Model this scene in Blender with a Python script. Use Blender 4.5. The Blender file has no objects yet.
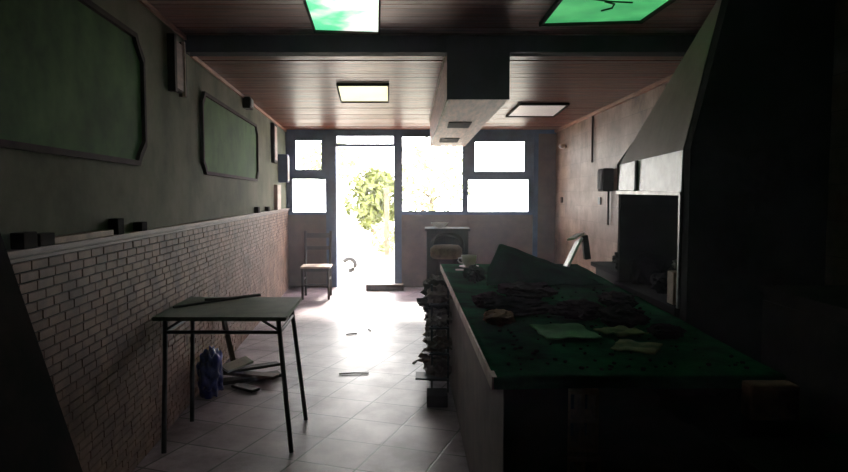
import bpy, bmesh, math, random
from math import sin, cos, pi, radians, atan2, sqrt
from mathutils import Vector, Matrix, noise
S = bpy.context.scene
C = S.collection

# ---------------------------------------------------------------- camera, sky, sun, exposure
EYE = 1.515
cam_d = bpy.data.cameras.new('camera')
cam = bpy.data.objects.new('camera', cam_d)
C.objects.link(cam)
cam_d.sensor_width = 36
cam_d.lens = 36 * 640 / 848
cam_d.clip_start = 0.02
cam.location = (0, 0, EYE)
cam.rotation_euler = (pi/2 - math.atan(40/640), 0, 0)
S.camera = cam

SKY = 15.0
world = bpy.data.worlds.new('sky')
S.world = world
world.use_nodes = True
bg = world.node_tree.nodes['Background']
bg.inputs[0].default_value = (1.0, 0.965, 0.95, 1)
bg.inputs[1].default_value = SKY

sun_d = bpy.data.lights.new('sun', 'SUN')
sun_d.energy = 11
sun_d.angle = radians(5)
sun_d.color = (1, 0.95, 0.85)
sun = bpy.data.objects.new('sun', sun_d)
C.objects.link(sun)
sun.rotation_euler = (radians(-50), 0, radians(-5))      # high, from beyond the door

S.view_settings.view_transform = 'Standard'
S.view_settings.look = 'None'
S.view_settings.gamma = 1
S.view_settings.use_curve_mapping = False
S.view_settings.exposure = 0.0
S.cycles.use_denoising = True
S.cycles.max_bounces = 8
S.cycles.diffuse_bounces = 5
S.cycles.sample_clamp_indirect = 6

# ---------------------------------------------------------------- materials
def lin(h):
    def f(c):
        c /= 255
        return c/12.92 if c <= .04045 else ((c+.055)/1.055)**2.4
    return tuple(f(c) for c in h) + (1,)

def mat(name, c1, c2=None, rough=.7, scale=6, bump=0.0, spec=.4, metal=0, stretch=(1, 1, 1), detail=4, c3=None):
    m = bpy.data.materials.new(name); m.use_nodes = True
    nt = m.node_tree; N = nt.nodes; K = nt.links
    b = N['Principled BSDF']
    b.inputs['Roughness'].default_value = rough
    b.inputs['Metallic'].default_value = metal
    b.inputs['Specular IOR Level'].default_value = spec
    c2 = c2 or tuple(x*.6 for x in c1)
    tc = N.new('ShaderNodeTexCoord'); mp = N.new('ShaderNodeMapping')
    mp.inputs['Scale'].default_value = stretch
    K.new(tc.outputs['Object'], mp.inputs[0])
    n = N.new('ShaderNodeTexNoise'); n.inputs['Scale'].default_value = scale; n.inputs['Detail'].default_value = detail
    n.inputs['Roughness'].default_value = .65
    K.new(mp.outputs[0], n.inputs[0])
    r = N.new('ShaderNodeValToRGB')
    r.color_ramp.elements[0].position = .35; r.color_ramp.elements[1].position = .68
    r.color_ramp.elements[0].color = lin(c2); r.color_ramp.elements[1].color = lin(c1)
    if c3:
        e = r.color_ramp.elements.new(.5); e.color = lin(c3)
    K.new(n.outputs['Fac'], r.inputs[0]); K.new(r.outputs[0], b.inputs['Base Color'])
    if bump:
        bp = N.new('ShaderNodeBump'); bp.inputs['Strength'].default_value = bump; bp.inputs['Distance'].default_value = .01
        K.new(n.outputs['Fac'], bp.inputs['Height']); K.new(bp.outputs[0], b.inputs['Normal'])
    return m

def tile_mat(name, c1, c2, mortar, w, h, msize, rot, loc, rough=.3, offset=0.0, axes=None, bump=.4, dirt=None, spec=.5):
    m = bpy.data.materials.new(name); m.use_nodes = True
    nt = m.node_tree; N = nt.nodes; K = nt.links; b = N['Principled BSDF']
    b.inputs['Specular IOR Level'].default_value = spec
    tc = N.new('ShaderNodeTexCoord')
    mp = N.new('ShaderNodeMapping'); mp.inputs['Rotation'].default_value = (0, 0, rot); mp.inputs['Location'].default_value = loc
    if axes == 'yz':
        s = N.new('ShaderNodeSeparateXYZ'); c = N.new('ShaderNodeCombineXYZ')
        K.new(tc.outputs['Object'], s.inputs[0]); K.new(s.outputs[1], c.inputs[0]); K.new(s.outputs[2], c.inputs[1]); K.new(c.outputs[0], mp.inputs[0])
    else:
        K.new(tc.outputs['Object'], mp.inputs[0])
    br = N.new('ShaderNodeTexBrick')
    br.offset = offset; br.squash = 1
    br.inputs['Scale'].default_value = 1
    br.inputs['Brick Width'].default_value = w; br.inputs['Row Height'].default_value = h
    br.inputs['Mortar Size'].default_value = msize; br.inputs['Mortar Smooth'].default_value = .3
    br.inputs['Color1'].default_value = lin(c1); br.inputs['Color2'].default_value = lin(c2); br.inputs['Mortar'].default_value = lin(mortar)
    K.new(mp.outputs[0], br.inputs[0])
    n = N.new('ShaderNodeTexNoise'); n.inputs['Scale'].default_value = 2.3; n.inputs['Detail'].default_value = 8; n.inputs['Roughness'].default_value = .7
    K.new(tc.outputs['Object'], n.inputs[0])
    r = N.new('ShaderNodeValToRGB'); r.color_ramp.elements[0].position = .36; r.color_ramp.elements[1].position = .62
    r.color_ramp.elements[0].color = lin(dirt or (150, 140, 130)); r.color_ramp.elements[1].color = (1, 1, 1, 1)
    K.new(n.outputs['Fac'], r.inputs[0])
    mx = N.new('ShaderNodeMix'); mx.data_type = 'RGBA'; mx.blend_type = 'MULTIPLY'; mx.inputs[0].default_value = .8
    K.new(br.outputs['Color'], mx.inputs[6]); K.new(r.outputs[0], mx.inputs[7]); K.new(mx.outputs[2], b.inputs['Base Color'])
    rr = N.new('ShaderNodeMapRange'); rr.inputs[3].default_value = rough + .22; rr.inputs[4].default_value = rough
    K.new(n.outputs['Fac'], rr.inputs[0]); K.new(rr.outputs[0], b.inputs['Roughness'])
    bp = N.new('ShaderNodeBump'); bp.invert = True; bp.inputs['Strength'].default_value = bump; bp.inputs['Distance'].default_value = .004
    K.new(br.outputs['Fac'], bp.inputs['Height'])
    bp2 = N.new('ShaderNodeBump'); bp2.inputs['Strength'].default_value = .25; bp2.inputs['Distance'].default_value = .004
    K.new(n.outputs['Fac'], bp2.inputs['Height']); K.new(bp.outputs[0], bp2.inputs['Normal'])
    K.new(bp2.outputs[0], b.inputs['Normal'])
    return m

def glow_mat(name, cols, strength, scale=2.5, pos=(.3, .7), side=0):
    m = bpy.data.materials.new(name); m.use_nodes = True
    nt = m.node_tree; N = nt.nodes; K = nt.links; b = N['Principled BSDF']
    b.inputs['Base Color'].default_value = cols[0]
    tc = N.new('ShaderNodeTexCoord'); n = N.new('ShaderNodeTexNoise'); n.inputs['Scale'].default_value = scale; n.inputs['Detail'].default_value = 3
    K.new(tc.outputs['Object'], n.inputs[0])
    r = N.new('ShaderNodeValToRGB')
    r.color_ramp.elements[0].color = cols[0]; r.color_ramp.elements[1].color = cols[1]
    r.color_ramp.elements[0].position = pos[0]; r.color_ramp.elements[1].position = pos[1]
    if side:                     # the green stain spreads from the panel's left edge
        sx = N.new('ShaderNodeSeparateXYZ'); K.new(tc.outputs['Object'], sx.inputs[0])
        ma = N.new('ShaderNodeMath'); ma.operation = 'MULTIPLY_ADD'; ma.inputs[1].default_value = side
        K.new(sx.outputs[0], ma.inputs[0]); K.new(n.outputs['Fac'], ma.inputs[2]); K.new(ma.outputs[0], r.inputs[0])
    else:
        K.new(n.outputs['Fac'], r.inputs[0])
    K.new(r.outputs[0], b.inputs['Emission Color'])
    b.inputs['Emission Strength'].default_value = strength
    return m

def glass_mat():
    m = bpy.data.materials.new('window_glass'); m.use_nodes = True
    nt = m.node_tree; N = nt.nodes; K = nt.links
    for n in list(N):
        if n.type == 'BSDF_PRINCIPLED': N.remove(n)
    out = [n for n in N if n.type == 'OUTPUT_MATERIAL'][0]
    t = N.new('ShaderNodeBsdfTransparent'); t.inputs[0].default_value = (.93, .95, .95, 1)
    g = N.new('ShaderNodeBsdfGlossy'); g.inputs['Roughness'].default_value = .05
    x = N.new('ShaderNodeMixShader'); x.inputs[0].default_value = .06
    K.new(t.outputs[0], x.inputs[1]); K.new(g.outputs[0], x.inputs[2]); K.new(x.outputs[0], out.inputs[0])
    return m

M = dict(
    plaster=mat('stained_plaster_green_light', (118, 116, 98), (74, 80, 62), .85, 1.6, .15, detail=8, c3=(98, 100, 80), spec=.15),  # green cast of the ceiling panels is put into the plaster colour
    green=mat('inset_paint_and_green_light', (74, 114, 58), (44, 78, 36), .8, 3, .1, detail=8, spec=.15),  # panel paint, its green deepened for the ceiling panels' light
    mould=mat('dark_moulding', (62, 50, 42), (36, 30, 25), .8, 8, spec=.1),
    brick=mat('tan_thin_brick', (140, 106, 90), (94, 68, 58), .65, 5, .2, detail=6, spec=.2),
    grout=mat('dark_grout', (50, 42, 37), (34, 28, 25), .95, 20, spec=.1),
    ledge=mat('ledge_wood', (128, 96, 82), (84, 60, 52), .6, 3, stretch=(8, .6, 8)),
    plank=mat('varnished_plank', (132, 62, 40), (50, 24, 17), .33, 3, .8, spec=.14, stretch=(.9, 9, 9), detail=6),
    plank2=mat('dark_stained_plank', (132, 72, 56), (66, 36, 28), .4, 3, .15, stretch=(.7, 12, 12), detail=6),
    beam=mat('dark_painted_beam', (42, 42, 56), (28, 28, 38), .7, 5, .1),
    ductw=mat('duct_boarding', (176, 118, 90), (116, 74, 56), .5, 4, .1, stretch=(8, 1, 8)),
    blue=mat('blue_grey_paint_and_glare', (64, 90, 132), (42, 62, 100), .55, 4, .1),  # bluish glare round the windows is put into the frame paint
    mauve=mat('mauve_brown_panel', (116, 88, 82), (80, 58, 55), .6, 2.5, .15, detail=7),
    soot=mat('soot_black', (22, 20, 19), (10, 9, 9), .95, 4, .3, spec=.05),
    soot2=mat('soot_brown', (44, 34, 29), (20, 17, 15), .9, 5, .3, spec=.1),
    hood=mat('grey_sheet_metal', (150, 120, 116), (112, 86, 84), .5, 2.2, .08, spec=.5, detail=7),
    hoodband=mat('smoked_tile_window_light', (238, 228, 218), (170, 150, 140), .35, 4.2, .1, detail=6),  # tile whitened to stand in for window light on the hood skirt
    steel=mat('dull_steel', (150, 148, 144), (96, 92, 88), .4, 9, metal=.6),
    blacksteel=mat('black_metal', (44, 42, 44), (26, 25, 27), .45, 9),
    tabletop=mat('worn_laminate_green_light', (104, 112, 92), (74, 82, 66), .6, 5, .1, detail=7),  # grey-green holds the green light falling on the tabletop
    counter_green=mat('dusty_counter_green_light', (24, 104, 62), (8, 44, 27), .95, 4, .5, detail=9, c3=(16, 76, 46), spec=0),  # green light from the ceiling panels is painted into the dusty worktop
    feltlight=mat('light_green_sheet', (70, 160, 90), (36, 110, 60), .8, 4, .2, spec=.05),
    feltdark=mat('dark_green_tarp', (12, 72, 46), (7, 44, 28), .95, 6, .4, detail=6, spec=0),
    cface=mat('counter_side_render', (112, 92, 82), (78, 62, 56), .7, 4, .2, detail=7),
    edge=mat('pale_counter_edge', (190, 170, 150), (140, 118, 102), .6, 8),
    char=mat('charred_debris', (30, 34, 30), (12, 15, 13), .95, 14, .8, spec=.05),
    ash=mat('grey_ash', (150, 140, 132), (80, 72, 68), .9, 12, .6),
    paper=mat('stained_paper', (140, 150, 96), (60, 96, 56), .8, 7, .2, spec=.1),
    hollow=mat('hollow_clay_brick', (176, 128, 96), (112, 82, 62), .85, 9, .4),
    white=mat('white_plastic', (236, 232, 226), (200, 196, 190), .4, 6),
    cup=mat('white_ceramic', (236, 234, 228), (206, 204, 196), .3, 6),
    bag=mat('blue_plastic_bag', (34, 58, 190), (16, 28, 110), .35, 10, .6),
    wood=mat('brown_wood', (98, 70, 52), (58, 40, 30), .6, 4, .2, stretch=(6, 6, .8)),
    woodd=mat('scorched_wood', (58, 44, 38), (28, 22, 20), .7, 6, .3),
    seat=mat('pale_seat', (206, 186, 170), (160, 138, 124), .6, 7),
    tan=mat('tan_cushion', (176, 140, 112), (120, 92, 74), .7, 8, .2),
    outside=mat('pale_concrete_yard', (214, 208, 196), (180, 172, 160), .8, 1.5, .1),
    leaf=mat('yellow_green_leaf', (116, 122, 62), (66, 76, 34), .6, 5),
    leaf2=mat('pale_leaf', (170, 174, 130), (120, 128, 84), .6, 5),
    bark=mat('bark', (120, 100, 80), (80, 64, 50), .8, 8, .4),
    concrete=mat('bare_concrete', (96, 92, 88), (64, 62, 60), .85, 3, .3),
    screen=mat('dark_socket', (40, 36, 34), (26, 24, 24), .4, 9),
)
M['glass'] = glass_mat()
for k_ in ('plank', 'plank2'): M[k_].node_tree.nodes['Principled BSDF'].inputs['Specular Tint'].default_value = (1, .62, .46, 1)
nt = M['cup'].node_tree; p_ = nt.nodes['Principled BSDF']; tr = nt.nodes.new('ShaderNodeBsdfTranslucent'); tr.inputs[0].default_value = (.9, .88, .84, 1)
mx_ = nt.nodes.new('ShaderNodeMixShader'); mx_.inputs[0].default_value = .45     # thin foam lets daylight through
nt.links.new(p_.outputs[0], mx_.inputs[1]); nt.links.new(tr.outputs[0], mx_.inputs[2])
nt.links.new(mx_.outputs[0], [n for n in nt.nodes if n.type == 'OUTPUT_MATERIAL'][0].inputs[0])
M['floor'] = tile_mat('worn_floor_tile', (170, 150, 160), (152, 134, 142), (56, 50, 50), .378, .368, .007, radians(19), (1.486, -4.255, 0), rough=.29, dirt=(128, 112, 114))
M['rwall'] = tile_mat('pinkish_glazed_wall_tile', (158, 128, 108), (138, 106, 90), (104, 80, 68), .60, .20, .003, 0, (0, .02, 0), rough=.38, offset=.5, axes='yz', dirt=(118, 88, 74), bump=.3, spec=.3)
M['sky_a'] = glow_mat('backlit_panel_white_green', [(.10, .75, .35, 1), (1.0, 1.0, .93, 1)], 1.15, 3.6, (.36, .56), .75)
M['sky_b'] = glow_mat('backlit_panel_green', [(.05, .40, .13, 1), (.13, .72, .24, 1)], .75, 4, (.3, .7))
M['sky_c'] = glow_mat('backlit_panel_warm', [(.80, .82, .42, 1), (1, .92, .72, 1)], .95, 2, (.3, .6))
M['sky_d'] = glow_mat('unlit_panel_faint_glow', [(.42, .36, .34, 1), (.62, .56, .50, 1)], .5, 2, (.3, .7))  # unlit panel; faint emission stands in for the light it reflects

# ---------------------------------------------------------------- helpers
def bm_box(bm, x0, x1, y0, y1, z0, z1, mtx=None, bevel=0):
    v = [bm.verts.new((x, y, z)) for x in (x0, x1) for y in (y0, y1) for z in (z0, z1)]
    if mtx is not None:
        for q in v: q.co = mtx @ q.co
    fs = [bm.faces.new([v[i] for i in f]) for f in ((0, 1, 3, 2), (4, 6, 7, 5), (0, 4, 5, 1), (2, 3, 7, 6), (0, 2, 6, 4), (1, 5, 7, 3))]
    if bevel:
        es = list({e for f in fs for e in f.edges})
        bmesh.ops.bevel(bm, geom=es, offset=bevel, segments=2, affect='EDGES', profile=.6)
    return v

def box(*a, **k):
    bm = bmesh.new(); bm_box(bm, *a, **k); return bm

def bm_tube(bm, p, q, r, r2=None, n=10):
    p, q = Vector(p), Vector(q); r2 = r if r2 is None else r2
    d = (q - p).normalized(); up = Vector((0, 0, 1)) if abs(d.z) < .95 else Vector((1, 0, 0))
    u = d.cross(up).normalized(); w = d.cross(u)
    a = [bm.verts.new(p + (u*cos(2*pi*i/n) + w*sin(2*pi*i/n))*r) for i in range(n)]
    b = [bm.verts.new(q + (u*cos(2*pi*i/n) + w*sin(2*pi*i/n))*r2) for i in range(n)]
    for i in range(n): bm.faces.new((a[i], a[(i+1) % n], b[(i+1) % n], b[i]))
    bm.faces.new(a[::-1]); bm.faces.new(b)

def tube(p, q, r, r2=None, n=10):
    bm = bmesh.new(); bm_tube(bm, p, q, r, r2, n); return bm

def path(pts, r, n=8, bm=None):
    bm = bm or bmesh.new()
    pts = [Vector(p) for p in pts]; rings = []
    for i, p in enumerate(pts):
        d = (pts[min(i+1, len(pts)-1)] - pts[max(i-1, 0)]).normalized()
        up = Vector((0, 0, 1)) if abs(d.z) < .9 else Vector((1, 0, 0))
        u = d.cross(up).normalized(); w = d.cross(u)
        rings.append([bm.verts.new(p + (u*cos(2*pi*k/n) + w*sin(2*pi*k/n))*r) for k in range(n)])
    for a, b in zip(rings, rings[1:]):
        for k in range(n): bm.faces.new((a[k], a[(k+1) % n], b[(k+1) % n], b[k]))
    bm.faces.new(rings[0][::-1]); bm.faces.new(rings[-1])
    return bm

def lathe(prof, n=20, cx=0, cy=0):
    bm = bmesh.new(); rings = []
    for r, z in prof:
        rings.append([bm.verts.new((cx + max(r, .0005)*cos(2*pi*k/n), cy + max(r, .0005)*sin(2*pi*k/n), z)) for k in range(n)])
    for a, b in zip(rings, rings[1:]):
        for k in range(n): bm.faces.new((a[k], a[(k+1) % n], b[(k+1) % n], b[k]))
    bm.faces.new(rings[0][::-1]); bm.faces.new(rings[-1])
    return bm

def poly(pts_bottom, pts_top):
    """closed prism between two matching outlines"""
    bm = bmesh.new()
    a = [bm.verts.new(p) for p in pts_bottom]; b = [bm.verts.new(p) for p in pts_top]; n = len(a)
    bm.faces.new(a[::-1]); bm.faces.new(b)
    for i in range(n): bm.faces.new((a[i], a[(i+1) % n], b[(i+1) % n], b[i]))
    return bm

def slab(pts, z0, z1):
    return poly([(x, y, z0) for x, y in pts], [(x, y, z1) for x, y in pts])

def lump(cx, cy, cz, rx, ry, rz, seed=0, amp=.35, f=2.2, sub=3):
    bm = bmesh.new(); bmesh.ops.create_icosphere(bm, subdivisions=sub, radius=1)
    o = Vector((seed*7.3, seed*3.1, seed*5.7))
    for v in bm.verts:
        k = 1 + amp*noise.noise(v.co*f + o) + amp*.5*noise.noise(v.co*f*2.7 + o)
        v.co = Vector((cx + v.co.x*k*rx, cy + v.co.y*k*ry, cz + max(v.co.z*k, -.92)*rz))
    return bm

def sheet(w, l, nx, ny, fn, th=.006):
    """a soft sheet: fn(u, v) -> (x, y, z); doubled to give thickness"""
    bm = bmesh.new(); top = []; bot = []
    for i in range(nx+1):
        ra = []; rb = []
        for j in range(ny+1):
            x, y, z = fn(i/nx, j/ny)
            ra.append(bm.verts.new((x, y, z + th))); rb.append(bm.verts.new((x, y, z)))
        top.append(ra); bot.append(rb)
    for i in range(nx):
        for j in range(ny):
            bm.faces.new((top[i][j], top[i+1][j], top[i+1][j+1], top[i][j+1]))
            bm.faces.new((bot[i][j], bot[i][j+1], bot[i+1][j+1], bot[i+1][j]))
    for i in range(nx):
        bm.faces.new((top[i][0], bot[i][0], bot[i+1][0], top[i+1][0])); bm.faces.new((top[i][ny], top[i+1][ny], bot[i+1][ny], bot[i][ny]))
    for j in range(ny):
        bm.faces.new((top[0][j], top[0][j+1], bot[0][j+1], bot[0][j])); bm.faces.new((top[nx][j], bot[nx][j], bot[nx][j+1], top[nx][j+1]))
    return bm

def obj(name, bm, m, parent=None, smooth=False, kind=None):
    bmesh.ops.recalc_face_normals(bm, faces=bm.faces)
    me = bpy.data.meshes.new(name); bm.to_mesh(me); bm.free()
    if smooth:
        for p in me.polygons: p.use_smooth = True
    me.materials.append(m if not isinstance(m, str) else M[m])
    o = bpy.data.objects.new(name, me); C.objects.link(o)
    if parent: o.parent = parent
    if kind: o['kind'] = kind
    return o

def struct(name, bm, m, parent=None):
    return obj(name, bm, m, parent, kind=None if parent else 'structure')

def thing(name, label, cat, loc=(0, 0, 0), rz=0, group=None, rx=0, ry=0):
    o = bpy.data.objects.new(name, None); C.objects.link(o); o.empty_display_size = .1
    o.location = loc; o.rotation_euler = (rx, ry, rz); o['label'] = label; o['category'] = cat
    if group: o['group'] = group
    return o

def tag(o, label, cat, group=None):
    o['label'] = label; o['category'] = cat
    if group: o['group'] = group
    return o

def dup(root, loc, rz, label):
    r = root.copy(); C.objects.link(r); r.location = loc; r.rotation_euler = (0, 0, rz); r['label'] = label
    for ch in list(root.children):
        c = ch.copy(); C.objects.link(c); c.parent = r
        for g in ch.children:
            d = g.copy(); C.objects.link(d); d.parent = c
    return r

def LX(y): return -1.334 - .0888*y         # left wall
def RX(y): return 2.319 - .0137*y          # right wall
D = 10.6                                   # back wall
NB = -2.2                                  # wall behind the camera
H = 2.6; HN = 2.69; YB = 4.8               # ceiling far / near, and where it steps
LEDGE = 1.315

# ---------------------------------------------------------------- the room shell
struct('floor', slab([(LX(NB)-.2, NB-.1), (RX(NB)+.2, NB-.1), (RX(D)+.2, D+.22), (LX(D)-.2, D+.22)], -.12, 0), 'floor')
struct('wall_left', slab([(LX(NB)-.15, NB), (LX(NB), NB), (LX(D), D), (LX(D)-.15, D)], 0, 2.9), 'plaster')
struct('wall_right', slab([(RX(NB), NB), (RX(NB)+.15, NB), (RX(D)+.15, D), (RX(D), D)], 0, 2.9), 'rwall')
struct('wall_front', box(LX(NB)-.3, RX(NB)+.3, NB-.15, NB, 0, 2.9), 'soot2')
struct('roof_slab', slab([(LX(NB)-.3, NB-.15), (RX(NB)+.3, NB-.15), (RX(D)+.3, D+.3), (LX(D)-.3, D+.3)], 2.8, 2.95), 'concrete')

random.seed(3)
def ceiling(name, y0, y1, z, pitch, m, holes):
    bm = bmesh.new(); y = y0
    while y < y1 - .01:
        y2 = min(y + pitch, y1); t = random.uniform(-.0025, .0025); dz = random.uniform(-.0015, .0015)
        cut = sorted([(h[0], h[1]) for h in holes if h[2] < y + pitch*.5 < h[3]])
        xs = [LX(y) - .02]
        for a, b in cut: xs += [a, b]
        xs.append(RX(y) + .02)
        for a, b in zip(xs[::2], xs[1::2]):
            v = [(a, y+.003, z+t+dz), (b, y+.003, z+t+dz), (b, y2-.003, z-t+dz), (a, y2-.003, z-t+dz)]
            lo = [bm.verts.new(q) for q in v]; hi = [bm.verts.new((q[0], q[1], z+.02)) for q in v]
            bm.faces.new(lo); bm.faces.new(hi[::-1])
            for i in range(4): bm.faces.new((lo[i], hi[i], hi[(i+1) % 4], lo[(i+1) % 4]))
        y += pitch
    return struct(name, bm, m)
ceiling('ceiling', YB+.06, D, H, .09, 'plank', [])
ceiling('ceiling_near', NB, YB-.02, HN, .09, 'plank2', [])
struct('ceiling_beam', box(LX(YB)-.02, RX(YB)+.02, YB-.02, YB+.12, H-.03, 2.8), 'beam')
struct('ceiling_backing', box(LX(D)-.1, RX(0)+.1, NB, D, 2.72, 2.74), 'soot2')

# crown trim lines
def along(fx, y0, y1, dx, w, z0, z1):
    return slab([(fx(y0)+dx, y0), (fx(y0)+dx+w, y0), (fx(y1)+dx+w, y1), (fx(y1)+dx, y1)], z0, z1)
struct('trim_left', along(LX, YB+.13, D, 0, .018, H-.035, H-.004), 'ductw')
struct('trim_right', along(RX, YB+.13, D, -.03, .03, H-.045, H-.004), 'ductw')
struct('trim_near', along(LX, NB, YB-.03, 0, .018, HN-.035, HN-.004), 'ductw')

# thin-brick dado along the left wall
bm = bmesh.new()
ang = math.atan(.0888)
dado0 = Matrix.Translation((LX(NB), NB, 0)) @ Matrix.Rotation(ang, 4, 'Z')
length = (D - NB - .02)/cos(ang); hh = .041; row = 0; z = .0
random.seed(5)
while z < LEDGE - .055:
    s = -random.choice((0, .05, .09))
    while s < length:
        bl = random.uniform(.132, .140); a, b = max(s, 0), min(s + bl - .008, length)
        if b - a > .02:
            d = .034 + random.uniform(-.0015, .0015)
            bm_box(bm, .0, d, a, b, z, min(z + hh - .007, LEDGE-.046), dado0)
        s += bl
    z += hh; row += 1
brick = struct('wall_left_brick_dado', bm, 'brick')
bm = bmesh.new(); bm_box(bm, .0, .026, 0, length, 0, LEDGE-.045, dado0)
struct('wall_left_dado_grout', bm, 'grout')
bm = bmesh.new(); bm_box(bm, 0, .056, 0, length, LEDGE-.018, LEDGE, dado0); bm_box(bm, 0, .036, 0, length, LEDGE-.030, LEDGE-.018, dado0); bm_box(bm, 0, .046, 0, length, LEDGE-.044, LEDGE-.030, dado0)
struct('trim_ledge', bm, 'ledge')

# ---------------------------------------------------------------- back wall with its windows and doorway
def bx(px, yy=D): return (px-424)*.0166     # metres per pixel at the back wall
ZS = 1.235
struct('wall_back_left', box(LX(D)-.1, -1.452, D, D+.12, 0, ZS-.03), 'mauve')
struct('wall_back', box(-.47, RX(D)+.1, D, D+.12, 0, ZS-.03), 'mauve')
struct('wall_back_header', box(LX(D)-.1, RX(D)+.1, D, D+.12, 2.535, 2.8), 'blue')
struct('wall_back_right', box(1.80, RX(D)+.1, D-.01, D+.12, ZS-.03, 2.535), 'mauve')
struct('trim_sill', box(-.47, 1.8, D-.04, D+.12, ZS-.03, ZS), 'blue')

def frame_bm(x0, x1, z0, z1, holes, y0=D-.01, y1=D+.07):
    """a window frame: bars left over round rectangular holes"""
    bm = bmesh.new()
    xs = sorted({x0, x1} | {h[0] for h in holes} | {h[1] for h in holes}); zs = sorted({z0, z1} | {h[2] for h in holes} | {h[3] for h in holes})
    for a, b in zip(xs, xs[1:]):
        for c, d in zip(zs, zs[1:]):
            mx, mz = (a+b)/2, (c+d)/2
            if not any(h[0] < mx < h[1] and h[2] < mz < h[3] for h in holes): bm_box(bm, a, b, y0, y1, c, d)
    bmesh.ops.remove_doubles(bm, verts=bm.verts, dist=.0005)
    return bm

def window(name, x0, x1, z0, z1, holes):
    r = bpy.data.objects.new(name, None); C.objects.link(r); r['kind'] = 'structure'
    obj('window_frame', frame_bm(x0, x1, z0, z1, holes), 'blue', r)
    for h in holes:
        obj('sash', frame_bm(h[0]-.012, h[1]+.012, h[2]-.012, h[3]+.012, [(h[0]+.008, h[1]-.008, h[2]+.008, h[3]-.008)], D-.02, D-.009), 'blue', r)
        obj('pane', box(h[0], h[1], D+.028, D+.033, h[2], h[3]), 'glass', r)
    return r
window('window_1', LX(D)-.05, -1.61, ZS-.03, 2.535, [(-2.13, -1.68, 1.94, 2.43), (-2.20, -1.60+.0, 1.22, 1.81)] if False else [(-2.12, -1.68, 1.94, 2.43), (-2.18, -1.615, 1.24, 1.80)])
window('window_2', -.37, .66, ZS, 2.535, [(-.365, .64, 1.26, 2.49)])
window('window_3', .66, 1.80, ZS, 2.535, [(.83, 1.66, 1.91, 2.41), (.72, 1.73, 1.25, 1.79)])
struct('trim_post', box(-.49, -.37, D-.03, D+.12, 0, 2.535), 'blue')
struct('trim_jamb', box(-1.615, -1.45, D-.03, D+.12, 0, 2.535), 'blue')
r = bpy.data.objects.new('window_4', None); C.objects.link(r); r['kind'] = 'structure'
obj('window_frame', frame_bm(-1.45, -.49, 2.33, 2.535, [(-1.44, -.50, 2.37, 2.50)]), 'blue', r)
obj('pane', box(-1.44, -.50, D+.028, D+.033, 2.37, 2.50), 'glass', r)
struct('trim_right_post', box(1.8, 1.88, D-.03, D, 0, 2.535), 'blue')
struct('trim_panel_rail', box(.70, .76, D-.03, D, 0, ZS-.03), 'mauve')

# ---------------------------------------------------------------- outside
struct('ground_outside', box(-30, 30, D+.22, 60, -.14, -.02), 'outside')

def tree(name, label, x, y, h, rx, rz, n, leafm, seed, trunk=True, size=.16, low=0.0):
    rnd = random.Random(seed)
    t = thing(name, label, 'tree', (x, y, -.02))
    if trunk:
        bm = path([(0, 0, 0), (.04, 0, h*.3), (-.05, .05, h*.6), (.03, 0, h*.85)], .07, 8)
        for k in range(6):
            a = rnd.uniform(0, 2*pi); z0 = h*rnd.uniform(.4, .7)
            bm_tube(bm, (0, 0, z0), (cos(a)*rx*.6, sin(a)*rx*.6, z0 + rz*rnd.uniform(.2, .5)), .03, .012, 6)
        obj('trunk', bm, 'bark', t)
    bm = bmesh.new()
    for k in range(n):
        while True:
            p = Vector((rnd.uniform(-1, 1), rnd.uniform(-1, 1), rnd.uniform(-1, 1)))
            if p.length < 1 and noise.noise(p*2.2 + Vector((seed, 0, 0))) > -.12: break
        c = Vector((p.x*rx, p.y*rx, h + p.z*rz))
        if c.z < low: continue
        s = size*rnd.uniform(.6, 1.3)
        u = Vector((rnd.uniform(-1, 1), rnd.uniform(-1, 1), rnd.uniform(-1, 1))).normalized()
        w = u.cross(Vector((rnd.uniform(-1, 1), rnd.uniform(-1, 1), rnd.uniform(-1, 1)))).normalized()
        q = [c - u*s, c + w*s*.35 - u*s*.1, c + u*s, c - w*s*.35 - u*s*.1]
        bm.faces.new([bm.verts.new(v) for v in q])
    obj('crown', bm, leafm, t)
    return t
tree('leafy_tree', 'yellow-green leafy tree in the yard seen through the doorway', -1.55, 19.5, 1.45, .85, .95, 1500, 'leaf', 3, low=.5)
tree('leafy_tree', 'low pale bush at the foot of the fence post outside', -1.05, 17.5, .45, .4, .48, 380, 'leaf2', 8, trunk=False, size=.1)
tree('leafy_tree', 'pale thin-leaved tree seen through the large middle window', .3, 22, 2.2, 1.6, 1.4, 600, 'leaf2', 5)
tree('leafy_tree', 'distant pale tree above the left of the doorway', -3.9, 27, 3.0, 1.3, .8, 700, 'leaf2', 11)
tag(obj('fence_post', box(-1.02, -.90, 16.4, 16.52, -.02, 1.75), 'bark'), 'upright timber fence post outside beyond the doorway', 'post')
a = [( -1.5 + .12*cos(t/10*4.4 - 1.7), 12.8, .14 + .12*sin(t/10*4.4 - 1.7)) for t in range(11)]
tag(obj('hose_loop', path(a, .045, 8), 'blacksteel', smooth=True), 'curved dark loop of hose lying outside the doorway', 'hose')

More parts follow.
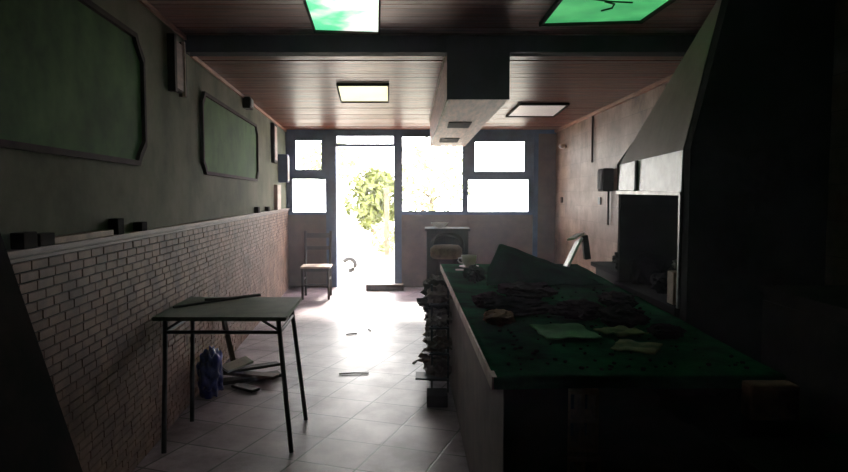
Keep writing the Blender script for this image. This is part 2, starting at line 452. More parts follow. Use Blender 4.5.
# ---------------------------------------------------------------- left wall panels
def WP(y, z, off=.0):
    """point on the left wall, off metres into the room"""
    return (LX(y) + off, y, z)
def wall_panel(label, y0, y1, z0, z1, c):
    t = thing('wall_panel', label, 'wall panel', (LX((y0+y1)/2), (y0+y1)/2, z0))
    t.rotation_euler = (0, 0, ang)
    w = (y1-y0)/2/cos(ang); h = z1-z0
    def outline(g):
        W, Hh, k = w-g, h-g, c
        return [(-W+k, g), (W-k, g), (W-k*.75, g+k*.35), (W, g+k), (W, Hh-k), (W-k*.75, Hh-k*.35), (W-k, Hh), (-W+k, Hh), (-W+k*.75, Hh-k*.35), (-W, Hh-k), (-W, g+k), (-W+k*.75, g+k*.35)]
    o = outline(0); i = outline(.028)
    obj('inset', poly([(0.001, a, b) for a, b in i], [(.008, a, b) for a, b in i]), 'green', t)
    bm = bmesh.new(); n = len(o)
    for k in range(n):
        q = [(0.001, *o[k]), (0.001, *o[(k+1) % n]), (0.001, *i[(k+1) % n]), (0.001, *i[k])]
        q2 = [(.03, p[1], p[2]) for p in q]
        a = [bm.verts.new(p) for p in q]; b = [bm.verts.new(p) for p in q2]
        bm.faces.new(a[::-1]); bm.faces.new(b)
        for j in range(4): bm.faces.new((a[j], a[(j+1) % 4], b[(j+1) % 4], b[j]))
    obj('moulding', bm, 'mould', t)
wall_panel('large green inset panel in dark moulding, nearest the skylights', .9, 3.83, 1.69, 2.44, .12)
wall_panel('smaller green inset panel in moulding, between the two wall boxes', 5.15, 7.76, 1.69, 2.36, .09)

t = thing('wall_lamp', 'narrow upright dark wall box with one pale edge, high between green panels', 'wall lamp', (LX(4.5), 4.5, 2.22), ang)
obj('housing', box(.001, .05, -.15, -.10, 0, .38), 'mould', t)
obj('back_plate', box(.001, .03, -.10, .10, 0.02, .36), 'mould', t)
obj('diffuser', box(.03, .045, -.085, .085, .03, .35, bevel=.004), 'ledge', t)
obj('bright_edge', box(.03, .052, .085, .10, .0, .38), 'edge', t)
obj('housing', box(.001, .05, .10, .13, 0, .38), 'mould', t)
t = thing('alarm_box', 'small dark box under the ceiling beyond the smaller green panel', 'box', (LX(7.05), 7.05, 2.46), ang)
obj('housing', box(.001, .08, -.10, .10, 0, .12, bevel=.008), 'mould', t)
obj('cover', box(.08, .09, -.07, .07, .02, .10), 'screen', t)
t = thing('wall_frame', 'tall narrow framed wall piece near the far left window', 'frame', (LX(9.1), 9.1, 1.98), ang)
obj('frame', box(.001, .05, -.14, .14, 0, .55, bevel=.006), 'mould', t)
obj('picture', box(.05, .055, -.10, .10, .04, .51), 'seat', t)
t = thing('wall_frame', 'projecting pale box hung at window height by the far left window', 'box', (LX(9.75), 9.75, 1.72), ang)
obj('frame', box(.001, .14, -.10, .10, 0, .42, bevel=.006), 'blue', t)
obj('front_panel', box(.14, .146, -.08, .08, .03, .39), 'white', t)
tag(obj('white_box', box(LX(9.3)+.005, LX(9.3)+.06, 9.2, 9.42, LEDGE, LEDGE+.36, bevel=.006), 'seat'), 'pale upright box standing on the far end of the brick ledge', 'box')

# things on the ledge
def on_ledge(name, label, cat, y, w, d, h, m, group=None):
    o = obj(name, box(-d/2, d/2, -w/2, w/2, 0, h, bevel=.004), m); o.location = (LX(y)+.028, y, LEDGE+.001); o.rotation_euler = (0, 0, ang)
    return tag(o, label, cat, group)
on_ledge('dark_box', 'dark box on the ledge at its near end, left of the plank offcut', 'box', 2.43, .10, .05, .062, 'soot2')
on_ledge('dark_box', 'lower dark box on the ledge touching the plank offcut', 'box', 2.56, .12, .05, .05, 'soot2')
on_ledge('wood_offcut', 'long tan plank offcut lying on the brick ledge', 'plank', 2.92, .62, .05, .03, 'tan')
on_ledge('dark_box', 'square black box standing alone on the ledge past the plank offcut', 'box', 3.33, .08, .05, .082, 'soot')
on_ledge('dark_box', 'small black block on the ledge just past the square black box', 'box', 3.68, .09, .05, .05, 'soot')
on_ledge('dark_box', 'tiny dark block on the ledge under the smaller green panel', 'box', 7.6, .12, .05, .07, 'soot2')
on_ledge('dark_box', 'dark block on the ledge between smaller panel and far window', 'box', 8.4, .14, .05, .06, 'soot2')

# ---------------------------------------------------------------- skylight panels
def panel(label, pts, z, m, marks=False):
    cx = sum(p[0] for p in pts)/4; cy = sum(p[1] for p in pts)/4
    t = thing('ceiling_light_panel', label, 'light panel', (cx, cy, z))
    P = [(x-cx, y-cy) for x, y in pts]
    def sc(k):
        out = []
        for x, y in P:
            l = sqrt(x*x+y*y); out.append((x*(l+k)/l, y*(l+k)/l))
        return out
    o = sc(.035); i = P
    bm = bmesh.new()
    for k in range(4):
        q = [o[k], o[(k+1) % 4], i[(k+1) % 4], i[k]]
        a = [bm.verts.new((x, y, -.03)) for x, y in q]; b = [bm.verts.new((x, y, -.003)) for x, y in q]
        bm.faces.new(a[::-1]); bm.faces.new(b)
        for j in range(4): bm.faces.new((a[j], a[(j+1) % 4], b[(j+1) % 4], b[j]))
    obj('frame', bm, 'mould', t)
    obj('diffuser', slab(i, -.014, -.004), m, t)
    if marks:
        bm = path([(-.02, .12, -.018), (.03, .06, -.018), (.02, -.02, -.018), (-.05, -.07, -.018)], .006, 6)
        path([(-.14, -.12, -.018), (-.02, -.07, -.018), (.12, -.05, -.018)], .005, 6, bm)
        obj('crack', bm, 'feltdark', t)
panel('near bright ceiling panel, half white and half green stained', [(-.675, 3.55), (-.245, 3.55), (-.325, 4.62), (-.758, 4.56)], HN, M['sky_a'])
panel('near ceiling panel glowing green all over with a curved crack', [(.82, 3.55), (1.47, 3.6), (1.43, 4.32), (.80, 4.39)], HN, M['sky_b'], True)
panel('warm white lit ceiling panel beyond the dark beam', [(-.83, 6.24), (-.35, 6.24), (-.41, 7.33), (-.93, 7.33)], H, M['sky_c'])
panel('dull unlit-looking ceiling panel right of the boxed duct', [(1.12, 7.56), (1.68, 7.56), (1.73, 8.67), (1.114, 8.67)], H, M['sky_d'])

# ---------------------------------------------------------------- boxed duct
t = thing('boxed_duct', 'long boarded duct box hanging from the ceiling towards the windows', 'duct', (0, 0, 0))
A = [(.172, YB-.04), (.622, YB-.04), (.585, 9.25), (.088, 9.25)]
obj('casing', slab(A, 2.226, H-.031), 'ductw', t)
obj('end_panel', box(.168, .626, YB-.06, YB-.0405, 2.222, 2.66), 'beam', t)
bm = bmesh.new(); bm_box(bm, .24, .46, 6.2, 6.7, 2.218, 2.2255)
obj('vent_cover', bm, 'mould', t)
bm = bmesh.new(); bm_box(bm, .20, .44, 7.9, 8.5, 2.218, 2.2255)
obj('vent_cover', bm, 'mould', t)
obj('corner_strip', slab([(.165, YB), (.18, YB), (.095, 9.25), (.08, 9.25)], 2.218, 2.2255), 'edge', t)
obj('top_strip', slab([(.155, YB+.13), (.171, YB+.13), (.088, 9.25), (.072, 9.25)], H-.03, H-.005), 'edge', t)

# ---------------------------------------------------------------- table
t = thing('metal_leg_table', 'square grey-green table on thin black metal legs by the brick wall', 'table', (0, 0, 0))
tp = [(-1.635, 3.80), (-.825, 3.79), (-.875, 4.56), (-1.69, 4.585)]
tb = slab(tp, .765, .79); bmesh.ops.bevel(tb, geom=list(tb.edges), offset=.005, segments=2, affect='EDGES')
obj('tabletop', tb, 'tabletop', t)
ft = [(-1.535, 3.69), (-.785, 3.70), (-.80, 4.25), (-1.56, 4.22)]
tt = [(-1.575, 3.86), (-.885, 3.85), (-.92, 4.40), (-1.61, 4.42)]
for a, b in zip(ft, tt): obj('leg', tube((a[0], a[1], .0), (b[0], b[1], .765), .0145), 'blacksteel', t)
bm = bmesh.new()
def lerp(k, z):
    f_ = z/.765; return (ft[k][0]+(tt[k][0]-ft[k][0])*f_, ft[k][1]+(tt[k][1]-ft[k][1])*f_, z)
for i in range(4): bm_tube(bm, lerp(i, .69), lerp((i+1) % 4, .69), .011)
obj('leg_frame', bm, 'blacksteel', t)
obj('corner_brace', tube(lerp(1, .70), (lerp(1, .76)[0]-.10, lerp(1, .76)[1], .762), .008), 'blacksteel', t)
obj('corner_brace', tube(lerp(0, .70), (lerp(0, .76)[0]+.10, lerp(0, .76)[1], .762), .008), 'blacksteel', t)
tag(obj('metal_rod', path([(-1.62, 4.10, .797), (-1.45, 4.30, .80), (-1.30, 4.47, .80)], .008), 'blacksteel'), 'thin dark rod lying across the back of the tabletop', 'rod')
tag(obj('wood_splinter', path([(-1.52, 4.40, .798), (-1.36, 4.44, .80), (-1.16, 4.51, .815)], .010), 'woodd'), 'dark stick lying along the rear edge of the tabletop', 'stick')

# ---------------------------------------------------------------- chair by the far window
t = thing('wooden_chair', 'dark wooden chair with a pale seat beside the doorway', 'chair', (-1.60, 9.5, 0), radians(4))
w = .19
obj('seat', box(-.22, .22, -.22, .20, .455, .485, bevel=.01), 'seat', t)
for sx in (-1, 1):
    obj('leg', tube((sx*.19, -.20, 0), (sx*.185, -.19, .455), .018, .02), 'woodd', t)
    bm = path([(sx*.19, .20, 0), (sx*.185, .18, .45), (sx*.185, .20, .70), (sx*.19, .25, .98)], .019)
    obj('back_post', bm, 'woodd', t)
bm = bmesh.new()
for z, h_ in ((.88, .07), (.70, .055)): bm_box(bm, -.175, .175, .215 + (z-.7)*.15, .235 + (z-.7)*.15, z, z+h_)
obj('back_slats', bm, 'woodd', t)
bm = bmesh.new()
for z in (.22,):
    bm_tube(bm, (-.19, -.195, z), (.19, -.195, z), .011); bm_tube(bm, (-.19, -.195, z+.06), (-.19, .19, z+.06), .011); bm_tube(bm, (.19, -.195, z+.06), (.19, .19, z+.06), .011)
bm_box(bm, -.19, .19, -.20, -.185, .41, .455)
obj('stretcher', bm, 'woodd', t)
tag(obj('threshold_block', box(-.93, -.33, 10.16, 10.34, 0, .10, bevel=.01), 'wood'), 'low brown timber block lying at the foot of the doorway', 'block')

# ---------------------------------------------------------------- junk by the left wall
tag(obj('plastic_bag', lump(-1.62, 4.78, .17, .085, .13, .19, 4, .4, 2.6, 4), 'bag', smooth=True), 'crumpled blue plastic bag on the floor against the brick wall', 'bag')
def board(name, label, p, q, w, th, m, cat='plank', roll=0):
    p, q = Vector(p), Vector(q); d = (q-p); L_ = d.length
    X = d.normalized(); Yv = Vector((0, 0, 1)).cross(X)
    if Yv.length < .01: Yv = Vector((0, 1, 0))
    Yv.normalize(); Zv = X.cross(Yv)
    mt = Matrix((( X.x, Yv.x, Zv.x, p.x), (X.y, Yv.y, Zv.y, p.y), (X.z, Yv.z, Zv.z, p.z), (0, 0, 0, 1))) @ Matrix.Rotation(roll, 4, 'X')
    bm = bmesh.new(); bm_box(bm, 0, L_, -w/2, w/2, -th/2, th/2, mt, bevel=min(th, w)*.12)
    return tag(obj(name, bm, m), label, cat)
board('scrap_plank', 'dark scrap plank at the bottom of the heap under the table', (-1.72, 5.02, .02), (-1.22, 5.32, .02), .12, .03, 'woodd')
board('scrap_plank', 'scrap plank crossing the heap towards the wall', (-1.74, 5.28, .052), (-1.20, 5.12, .05), .10, .025, 'wood')
board('scrap_plank', 'topmost scrap plank of the heap, tilted up at the blue bag', (-1.70, 5.10, .085), (-1.25, 5.42, .08), .09, .022, 'woodd')
board('scrap_plank', 'short scrap plank sticking out right of the heap', (-1.50, 5.00, .018), (-1.30, 4.86, .018), .08, .022, 'woodd')
board('crumpled_card', 'white folded card resting on the scrap heap', (-1.60, 5.05, .13), (-1.45, 5.25, .16), .10, .02, 'white', 'card', .3)
board('leaning_batten', 'reddish brown batten leaning upright against the brick wall', (-1.58, 5.30, .02), (LX(5.5)+.07, 5.45, .60), .06, .03, 'wood', 'batten', 1.3)
rnd = random.Random(9)
for k, (x, y, a, l, lab) in enumerate([(-.85, 6.9, .3, .12, 'small dark twig on the tiles beyond the table, nearest the left wall'), (-.60, 7.1, 2.0, .08, 'short twig on the tiles in front of the doorway'),
        (-.72, 5.35, .1, .25, 'long thin stick on the tiles just right of the table'), (-.1, 5.7, 1.2, .09, 'small chip on the tiles left of the counter')]):
    tag(obj('twig', path([(x, y, .008), (x+l*cos(a)*.5, y+l*sin(a)*.5+.01, .010), (x+l*cos(a), y+l*sin(a), .008)], .007, 6), 'woodd'), lab, 'twig')
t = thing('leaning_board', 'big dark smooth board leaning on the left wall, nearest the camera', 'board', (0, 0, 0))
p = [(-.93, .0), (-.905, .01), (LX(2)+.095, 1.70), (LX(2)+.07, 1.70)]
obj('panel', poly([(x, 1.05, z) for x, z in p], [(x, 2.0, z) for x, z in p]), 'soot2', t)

# ---------------------------------------------------------------- counter
CT = .90
t = thing('bar_counter', 'long dusty bar counter, green panel light in its colour, with pale left edge running toward the windows', 'counter', (0, 0, 0))
cp = [(.24, 2.14), (1.235, 2.16), (1.39, 5.75), (.154, 5.80)]
def top_fn(u, v):
    x = (cp[0][0]*(1-v)+cp[3][0]*v)*(1-u) + (cp[1][0]*(1-v)+cp[2][0]*v)*u
    y = 2.15*(1-v)+5.78*v
    return (x, y, CT-.04 + .008*noise.noise(Vector((x*4, y*3, 0))))
obj('worktop', sheet(1, 1, 40, 110, top_fn, .04), 'counter_green', t, True)
obj('side_face', slab([(.277, 2.2), (.34, 2.2), (.26, 5.74), (.197, 5.74)], 0, CT-.045), 'cface', t)
obj('edge_strip', slab([(.232, 2.16), (.25, 2.16), (.166, 5.80), (.146, 5.80)], CT-.05, CT-.004), 'edge', t)
obj('rear_face', slab([(1.15, 2.2), (1.21, 2.2), (1.36, 5.72), (1.30, 5.72)], 0, CT-.045), 'soot2', t)
obj('end_face', slab([(.26, 5.70), (1.3, 5.66), (1.3, 5.72), (.26, 5.75)], 0, CT-.045), 'cface', t)
# front end: broken masonry
obj('front_panel', box(.277, .50, 2.18, 2.24, 0, CT-.045), 'soot2', t)
bm = bmesh.new()
for (x0, z0, w_, h_) in ((.50, .62, .11, .22), (.50, .38, .12, .22), (.51, .14, .10, .22)):
    n = 2
    bm_box(bm, x0, x0+w_, 2.19, 2.30, z0, z0+.015); bm_box(bm, x0, x0+w_, 2.19, 2.30, z0+h_-.015, z0+h_); bm_box(bm, x0, x0+w_, 2.19, 2.30, z0+h_/2-.007, z0+h_/2+.007)
    for k in range(3): bm_box(bm, x0+k*(w_-.012)/2, x0+k*(w_-.012)/2+.012, 2.19, 2.30, z0+.015, z0+h_-.015)
obj('hollow_bricks', bm, 'hollow', t)
obj('lower_shelf', box(.34, 1.16, 2.25, 3.3, .50, .53), 'woodd', t)
obj('front_rail', box(.62, 1.20, 2.18, 2.23, .42, .50), 'woodd', t)
for x in (.56, .90, 1.02):
    pass
bm = lump(1.19, 2.165, CT-.045, .085, .06, .06, 12, .15, 2, 3)
tag(obj('masonry_chunk', box(1.075, 1.235, 2.06, 2.14, CT-.125, CT-.005, bevel=.014), 'hollow'), 'brownish masonry chunk at the near right corner of the counter', 'block'); bm.free()
tag(obj('hanging_rag', sheet(1, 1, 10, 12, lambda u, v: (.80+u*.24, 2.13+.02*sin(u*9), CT-.06 - v*.10*(.5+u) + .01*sin(u*14)), .006), 'soot2'), 'dark rag hanging over the front edge of the counter', 'rag')

# low bench in front right of the counter
t = thing('low_bench', 'black low bench top in front of the counter, lower right corner', 'bench', (0, 0, 0))
obj('bench_top', box(.95, 2.15, 1.35, 2.02, .70, .74, bevel=.006), 'soot2', t)
for x in (1.0, 2.1):
    for y in (1.4, 1.97): obj('leg', box(x-.03, x+.03, y-.03, y+.03, 0, .70), 'soot2', t)
tag(obj('folded_sacking', sheet(1, 1, 24, 16, lambda u, v: (1.28+u*.75, 1.62+v*.38, .745+.055*abs(sin(u*5+v*2))*(1-(2*v-1)**2)*(1-(2*u-1)**4)), .012), 'feltdark', smooth=True), 'folded dark green sacking on the low bench', 'sacking')

# things on the counter
z0 = CT + .006
def tarp(u, v):
    x = .42 + u*.78; y = 4.25 + v*1.15
    ridge = max(0, 1 - abs((u-.13)/.13)) if u < .13 else max(0, 1-(u-.13)/.87)
    e = sin(pi*min(1, max(0, v)))**.6
    return (x + .12*v*(1-u), y, z0 + .235*ridge**1.05*e + .012*noise.noise(Vector((x*9, y*7, 1))) + .012)
tag(obj('green_tarp', sheet(1, 1, 40, 40, tarp, .006), 'feltdark', smooth=True), 'peaked dark green tarp heaped on the far half of the counter', 'tarp')
t = thing('coffee_cup', 'white cup on a saucer at the far left end of the counter', 'cup', (.385, 5.45, CT+.004))
obj('cup_body', lathe([(.028, .012), (.05, .03), (.062, .06), (.066, .105), (.061, .105), (.056, .06), (.03, .03), (.0, .025)], 24), 'cup', t, True)
obj('saucer', lathe([(.03, 0), (.05, .002), (.085, .012), (.083, .016), (.04, .010), (0, .010)], 24), 'cup', t, True)
obj('handle', path([(-.06, 0, .085), (-.09, 0, .08), (-.095, 0, .06), (-.08, 0, .042), (-.055, 0, .04)], .006), 'cup', t, True)
tag(obj('paper_strip', box(.26, .36, 5.20, 5.26, CT+.006, CT+.014), 'white'), 'small white paper slip by the cup on the counter', 'paper')
def flat(name, label, cat, pts, m, h=.008, z=z0+.002):
    return tag(obj(name, slab(pts, z, z+h), m), label, cat)
def wavy(name, label, cat, x0, x1, y0, y1, rz, m, amp=.012, th=.004, seed=0, lift=.002):
    o = obj(name, sheet(1, 1, 18, 14, lambda u, v: ((u-.5)*(x1-x0)*(1+.12*noise.noise(Vector((v*4, seed, 0)))), (v-.5)*(y1-y0)*(1+.15*noise.noise(Vector((u*4, seed, 3)))), amp*(.5+.5*noise.noise(Vector((u*3+seed, v*3, 0)))*1.6)), th), m, smooth=True)
    o.location = ((x0+x1)/2, (y0+y1)/2, z0+lift+.003); o.rotation_euler = (0, 0, rz)
    return tag(o, label, cat)
wavy('green_sheet', 'bright green flat sheet in the middle of the counter', 'sheet', .50, .74, 2.66, 2.95, .1, 'feltlight', .01, seed=2)
wavy('stained_paper', 'yellowish stained paper right of the bright green sheet', 'paper', .76, .93, 2.42, 2.60, -.5, 'paper', .012, seed=4)
wavy('stained_paper', 'pale crumpled paper between green sheet and yellowish paper', 'paper', .78, .95, 2.70, 2.86, .4, 'paper', .02, seed=6)
wavy('stained_paper', 'dull greenish paper behind the bright green sheet', 'paper', .70, .95, 3.35, 3.6, .2, 'feltdark', .02, seed=9)
spots = [(.50, 3.30, .16, .10, .045, 'char', 'wide black charred heap behind the bright green sheet'),
         (.78, 3.20, .12, .10, .05, 'char', 'black charred clump behind the pale crumpled paper'),
         (.36, 3.05, .07, .08, .035, 'hollow', 'brown charred clump near the pale edge of the counter'),
         (.36, 3.55, .08, .12, .04, 'char', 'low black clump on the left edge below the tarp'),
         (.95, 3.05, .11, .14, .045, 'char', 'black clump near the right edge of the counter'),
         (.62, 3.85, .16, .14, .05, 'char', 'black charred mound at the foot of the green tarp'),
         (1.08, 3.55, .09, .15, .04, 'char', 'long black crust along the right edge of the counter'),
         (.36, 4.60, .07, .10, .06, 'feltdark', 'dark green clump left of the tarp near the cup'),
         (1.05, 2.75, .07, .08, .03, 'char', 'small black clump toward the near right corner')]
for k, (x, y, rx, ry, rz, m, lab) in enumerate(spots):
    tag(obj('charred_clump', lump(x, y, z0 + rz*.75, rx, ry, rz, k+20, .4, 1.9, 4), m), lab, 'debris')
rnd = random.Random(4)
bm = bmesh.new()
for k in range(260):
    v_ = rnd.random(); x = rnd.uniform(.30, 1.18); y = 2.2 + 3.0*v_**1.3
    s = rnd.uniform(.003, .008)
    m4 = Matrix.Translation((x, y, z0+s*.5+.002)) @ Matrix.Rotation(rnd.uniform(0, 3), 4, 'Z') @ Matrix.Rotation(rnd.uniform(-.5, .5), 4, 'X')
    bm_box(bm, -s, s, -s*.7, s*.7, -s*.5, s*.5, m4)
o = obj('crumbs', bm, 'char'); tag(o, 'black crumbs scattered over the green counter', 'crumbs'); o['kind'] = 'stuff'

t = thing('bent_bracket', 'pale bent metal arm standing up at the counter far right edge', 'bracket', (0, 0, 0))
def ob(bm, p, q, w, th):
    p, q = Vector(p), Vector(q); X = (q-p).normalized(); Yv = Vector((0, 1, 0)); Zv = X.cross(Yv).normalized(); Yv = Zv.cross(X)
    mt = Matrix(((X.x, Yv.x, Zv.x, p.x), (X.y, Yv.y, Zv.y, p.y), (X.z, Yv.z, Zv.z, p.z), (0, 0, 0, 1)))
    bm_box(bm, 0, (q-p).length, -w/2, w/2, -th/2, th/2, mt, bevel=.004)
bm = bmesh.new(); ob(bm, (1.16, 5.25, CT+.012), (1.36, 5.6, 1.13), .09, .02)
obj('arm', bm, 'white', t)
bm = bmesh.new(); ob(bm, (1.25, 5.45, 1.145), (1.40, 5.7, 1.18), .07, .02)
obj('arm', bm, 'white', t)
bm = bmesh.new(); ob(bm, (1.41, 5.62, 1.17), (1.44, 5.62, .96), .07, .05)
obj('handle', bm, 'mould', t)

# ---------------------------------------------------------------- round-backed stool & rack beyond the counter
t = thing('round_back_stool', 'dark bar stool with tan round seat beyond the counter end', 'stool', (.22, 6.3, 0), radians(-10))
t.scale = (.85, .85, .97)
obj('seat', lathe([(.0, .93), (.16, .93), (.185, .955), (.185, 1.03), (.15, 1.06), (0, 1.07)], 24), 'tan', t, True)
for k in range(4):
    a = pi/4 + k*pi/2
    obj('leg', tube((.19*cos(a), .19*sin(a), 0), (.12*cos(a), .12*sin(a), .97), .016), 'woodd', t)
obj('foot_ring', path([(.168*cos(a*pi/8), .168*sin(a*pi/8), .30) for a in range(17)], .010), 'woodd', t)
obj('backrest', path([(.19*cos(a), .17*sin(a)+.02, 1.0 + .16*sin((a)/pi*pi)**.6) for a in [pi*k/14 for k in range(15)]], .022), 'woodd', t, True)
t = thing('added_storage_unit', 'brown storage unit added to darken the area beyond the counter, under the right windows', 'cabinet', (0, 0, 0))
obj('body', box(.03, .50, 7.2, 7.55, 0, 1.12, bevel=.006), 'woodd', t)  # unit added to make a darker zone here and hold the bowl
obj('top', box(.01, .52, 7.18, 7.57, 1.12, 1.15), 'woodd', t)
obj('door', box(.045, .26, 7.185, 7.2, .06, 1.08), 'woodd', t)
obj('door', box(.27, .485, 7.185, 7.2, .06, 1.08), 'woodd', t)
o = tag(obj('white_bowl', lathe([(.03, 0), (.07, .02), (.10, .06), (.095, .06), (.06, .02), (0, .012)], 20), 'cup', smooth=True), 'small white bowl on top of the brown storage unit', 'bowl')
o.location = (.18, 7.35, 1.151)

t = thing('junk_rack', 'narrow black metal rack standing against the counter left side', 'rack', (0, 0, 0))
rk = [(.06, 4.86), (.185, 4.86), (.04, 5.7), (.145, 5.7)]
for x, y in rk: obj('post', tube((x, y, 0), (x, y, .84), .008), 'blacksteel', t)
for z in (.10, .30, .50, .68): obj('shelf', slab([(.04, 4.82), (.19, 4.82), (.15, 5.72), (.02, 5.72)], z, z+.012), 'blacksteel', t)
names = [('bottom', .112), ('second', .312), ('third', .512), ('top', .692)]
rnd = random.Random(12)
mats = ['char', 'wood', 'ash', 'cface', 'mould', 'ash']
pos = ['near end', 'middle', 'far end']
for lv, zz in names:
    for k, y in enumerate((4.92, 5.22, 5.54)):
        mm = mats[rnd.randrange(6)]
        col = {'char': 'black', 'soot2': 'sooty', 'ash': 'grey', 'mould': 'dark brown', 'wood': 'reddish brown', 'cface': 'tan'}[mm]
        tag(obj('rack_junk', lump(.12-(y-4.9)*.03+rnd.uniform(-.015, .005), y, zz+.06, rnd.uniform(.06, .12), .13, .065, rnd.randrange(50), .7, 3, 3), mm),
            '%s crumpled junk on the %s shelf of the rack, %s' % (col, lv, pos[k]), 'junk', 'junk on the rack')
tag(obj('black_tray', box(-.07, .16, 4.62, 4.80, .13, .145, mtx=Matrix.Rotation(.04, 4, 'Y')), 'blacksteel'), 'thin black tray sticking out left of the rack', 'tray')
t = bpy.data.objects['black_tray']; t.location = (0, .12, .0)
tag(obj('black_crate', box(.02, .17, 4.50, 4.70, 0, .085, bevel=.006), 'char'), 'small black crate on the floor at the rack foot', 'crate')

# ---------------------------------------------------------------- barbecue, hood, right side
t = thing('barbecue_base', 'sooty masonry barbecue base under the metal hood', 'barbecue', (0, 0, 0))
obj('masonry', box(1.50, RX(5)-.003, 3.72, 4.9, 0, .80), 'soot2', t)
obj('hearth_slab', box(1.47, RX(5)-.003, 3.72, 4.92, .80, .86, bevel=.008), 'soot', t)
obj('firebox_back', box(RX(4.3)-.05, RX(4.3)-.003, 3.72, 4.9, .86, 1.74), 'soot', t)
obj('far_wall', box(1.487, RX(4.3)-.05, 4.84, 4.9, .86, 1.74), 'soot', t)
obj('corner_post', box(1.478, 1.502, 3.70, 3.724, .86, 1.53), 'steel', t)
t = thing('extractor_hood', 'grey sheet-metal smoke hood sloping down over the barbecue', 'hood', (0, 0, 0))
f0 = [(1.487, 4.90, 1.752), (2.07, 4.90, 2.69)]; n0 = [(1.487, 3.70, 1.779), (1.70, 3.70, 2.69)]
def q8(a, b, c, d, off):
    bm = bmesh.new(); o1 = [Vector(p) for p in (a, b, c, d)]; o2 = [p + Vector(off) for p in o1]
    A_ = [bm.verts.new(p) for p in o1]; B_ = [bm.verts.new(p) for p in o2]
    bm.faces.new(A_); bm.faces.new(B_[::-1])
    for i in range(4): bm.faces.new((A_[i], B_[i], B_[(i+1) % 4], A_[(i+1) % 4]))
    return bm
obj('sloping_face', q8(f0[0], f0[1], n0[1], n0[0], (.02, 0, -.012)), 'hood', t)
obj('skirt', q8((1.487, 4.9, 1.752), (1.487, 3.7, 1.779), (1.482, 3.7, 1.54), (1.482, 4.9, 1.56), (.02, 0, 0)), 'hoodband', t)
obj('rim', q8((1.47, 4.92, 1.556), (1.47, 3.69, 1.54), (1.47, 3.69, 1.518), (1.47, 4.92, 1.53), (.04, 0, 0)), 'steel', t)
bm = bmesh.new(); path([(1.482, 4.905, 1.53), (1.482, 4.905, 1.752), (2.07, 4.905, 2.60)], .012, 6, bm)
obj('edge_strip', bm, 'mould', t)
for y in (4.45,):
    bm = box(1.470, 1.4835, y, y+.04, 1.55, 1.76); obj('skirt_strap', bm, 'mould', t)
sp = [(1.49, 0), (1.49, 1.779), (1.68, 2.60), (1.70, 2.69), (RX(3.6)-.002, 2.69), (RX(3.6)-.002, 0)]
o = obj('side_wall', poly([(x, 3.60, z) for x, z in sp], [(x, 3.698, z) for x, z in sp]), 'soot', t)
far = [(1.49, 1.752), (2.06, 2.59), (RX(4.9)-.002, 2.59), (RX(4.9)-.002, 1.752)]
obj('far_side', poly([(x, 4.86, z) for x, z in far], [(x, 4.895, z) for x, z in far]), 'hood', t)

for k, (x, y, rx, ry, rz, m, lab, nm, cat) in enumerate([
    (1.66, 4.72, .13, .10, .13, 'soot', 'black rounded pot-like lump on the hearth at the far end', 'sooty_lump', 'debris'),
    (1.88, 4.55, .12, .12, .10, 'soot2', 'sooty lump deep under the hood beside the firebox back', 'sooty_lump', 'debris'),
    (1.64, 4.30, .10, .14, .07, 'soot', 'flat black heap in the middle of the hearth', 'sooty_lump', 'debris')]):
    tag(obj(nm, lump(x, y, .865+rz*.85, rx, ry, rz, 60+k, .35, 2.4, 3), m), lab, cat)
t = thing('clay_block', 'reddish clay block standing by the hood corner post', 'block', (0, 0, 0))
bm = bmesh.new(); bm_box(bm, 1.49, 1.60, 3.80, 3.90, .862, 1.06, bevel=.008); obj('block_body', bm, 'tan', t)
tag(obj('pale_rag', lump(1.56, 3.86, 1.10, .05, .05, .035, 71, .6, 3, 3), 'ash'), 'pale crumpled rag on top of the clay block', 'rag')
t = thing('side_worktop', 'dark low worktop against the right wall beyond the barbecue', 'worktop', (0, 0, 0))
obj('top', box(1.62, RX(5.6)-.01, 4.94, 6.2, .84, .88, bevel=.006), 'soot', t)
obj('body', box(1.66, RX(5.6)-.01, 4.98, 6.15, 0, .84), 'soot2', t)
tag(obj('dark_bundle', lump(1.74, 5.35, .98, .14, .22, .10, 80, .4, 2, 4), 'soot'), 'black bundle on the worktop beyond the hood', 'bundle')
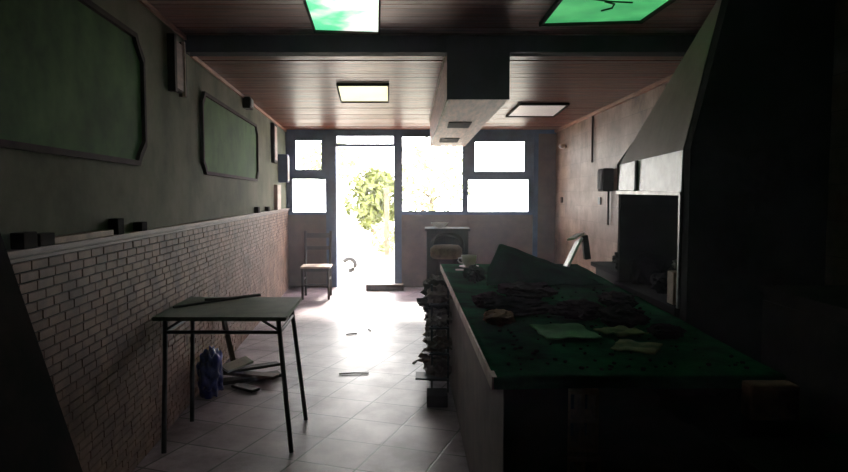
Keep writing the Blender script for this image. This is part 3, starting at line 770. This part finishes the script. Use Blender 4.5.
# right wall fittings
t = thing('meter_box', 'dark rounded meter box on the pinkish wall left of the hood', 'meter box', (RX(7.6), 7.6, 1.57))
obj('housing', box(-.13, -.002, -.12, .12, 0, .27, bevel=.02), 'mould', t)
obj('cover', box(-.14, -.13, -.09, .09, .03, .24), 'concrete', t)
obj('conduit', tube((-.03, 0, -.4), (-.03, 0, 0), .012), 'mould', t)
t = thing('wall_socket', 'small black socket on the pinkish wall below the meter box', 'socket', (RX(8.03), 8.03, 1.41))
obj('plate', box(-.02, -.002, -.05, .05, 0, .09, bevel=.004), 'screen', t)
t = thing('wall_switch', 'small dark switch on the pinkish wall nearer the far window', 'switch', (RX(10.1), 10.1, 1.41))
obj('plate', box(-.02, -.002, -.05, .05, 0, .09, bevel=.004), 'mould', t)
tag(obj('wall_pipe', path([(RX(8.36)-.02, 8.36, 1.95), (RX(8.36)-.02, 8.36, 2.55)], .014), 'mould'), 'thin dark vertical pipe on the pinkish wall above the socket', 'pipe')
t = thing('wall_spotlight', 'small round pale lamp high on the pinkish wall', 'wall lamp', (RX(9.9), 9.9, 2.28))
obj('lamp_shade', lathe([(0, -.04), (.04, -.03), (.055, 0), (.04, .03), (0, .04)], 16, -.06, 0), 'white', t, True)
obj('bracket', box(-.02, -.002, -.02, .02, -.02, .02), 'mould', t)
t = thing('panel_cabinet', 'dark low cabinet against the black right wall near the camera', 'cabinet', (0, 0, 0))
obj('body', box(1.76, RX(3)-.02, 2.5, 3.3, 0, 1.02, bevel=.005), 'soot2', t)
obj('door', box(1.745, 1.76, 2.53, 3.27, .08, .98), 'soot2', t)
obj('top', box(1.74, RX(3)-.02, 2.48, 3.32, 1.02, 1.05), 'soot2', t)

# haze volume added in place of lens glare round the windows
m = bpy.data.materials.new('glare_haze_volume'); m.use_nodes = True
nt = m.node_tree
for n in list(nt.nodes):
    if n.type == 'BSDF_PRINCIPLED': nt.nodes.remove(n)
vs = nt.nodes.new('ShaderNodeVolumeScatter'); vs.inputs['Density'].default_value = .0075; vs.inputs['Anisotropy'].default_value = .72
vs.inputs['Color'].default_value = (.93, .95, 1, 1)
out = [n for n in nt.nodes if n.type == 'OUTPUT_MATERIAL'][0]
nt.links.new(vs.outputs[0], out.inputs['Volume'])
o = obj('glare_haze', slab([(LX(NB)+.01, NB+.01), (RX(NB)-.01, NB+.01), (RX(D)-.01, D-.05), (LX(D)+.01, D-.05)], .005, 2.57), m)
tag(o, 'faint added haze in place of lens glare, filling the whole room', 'haze'); o['kind'] = 'stuff'
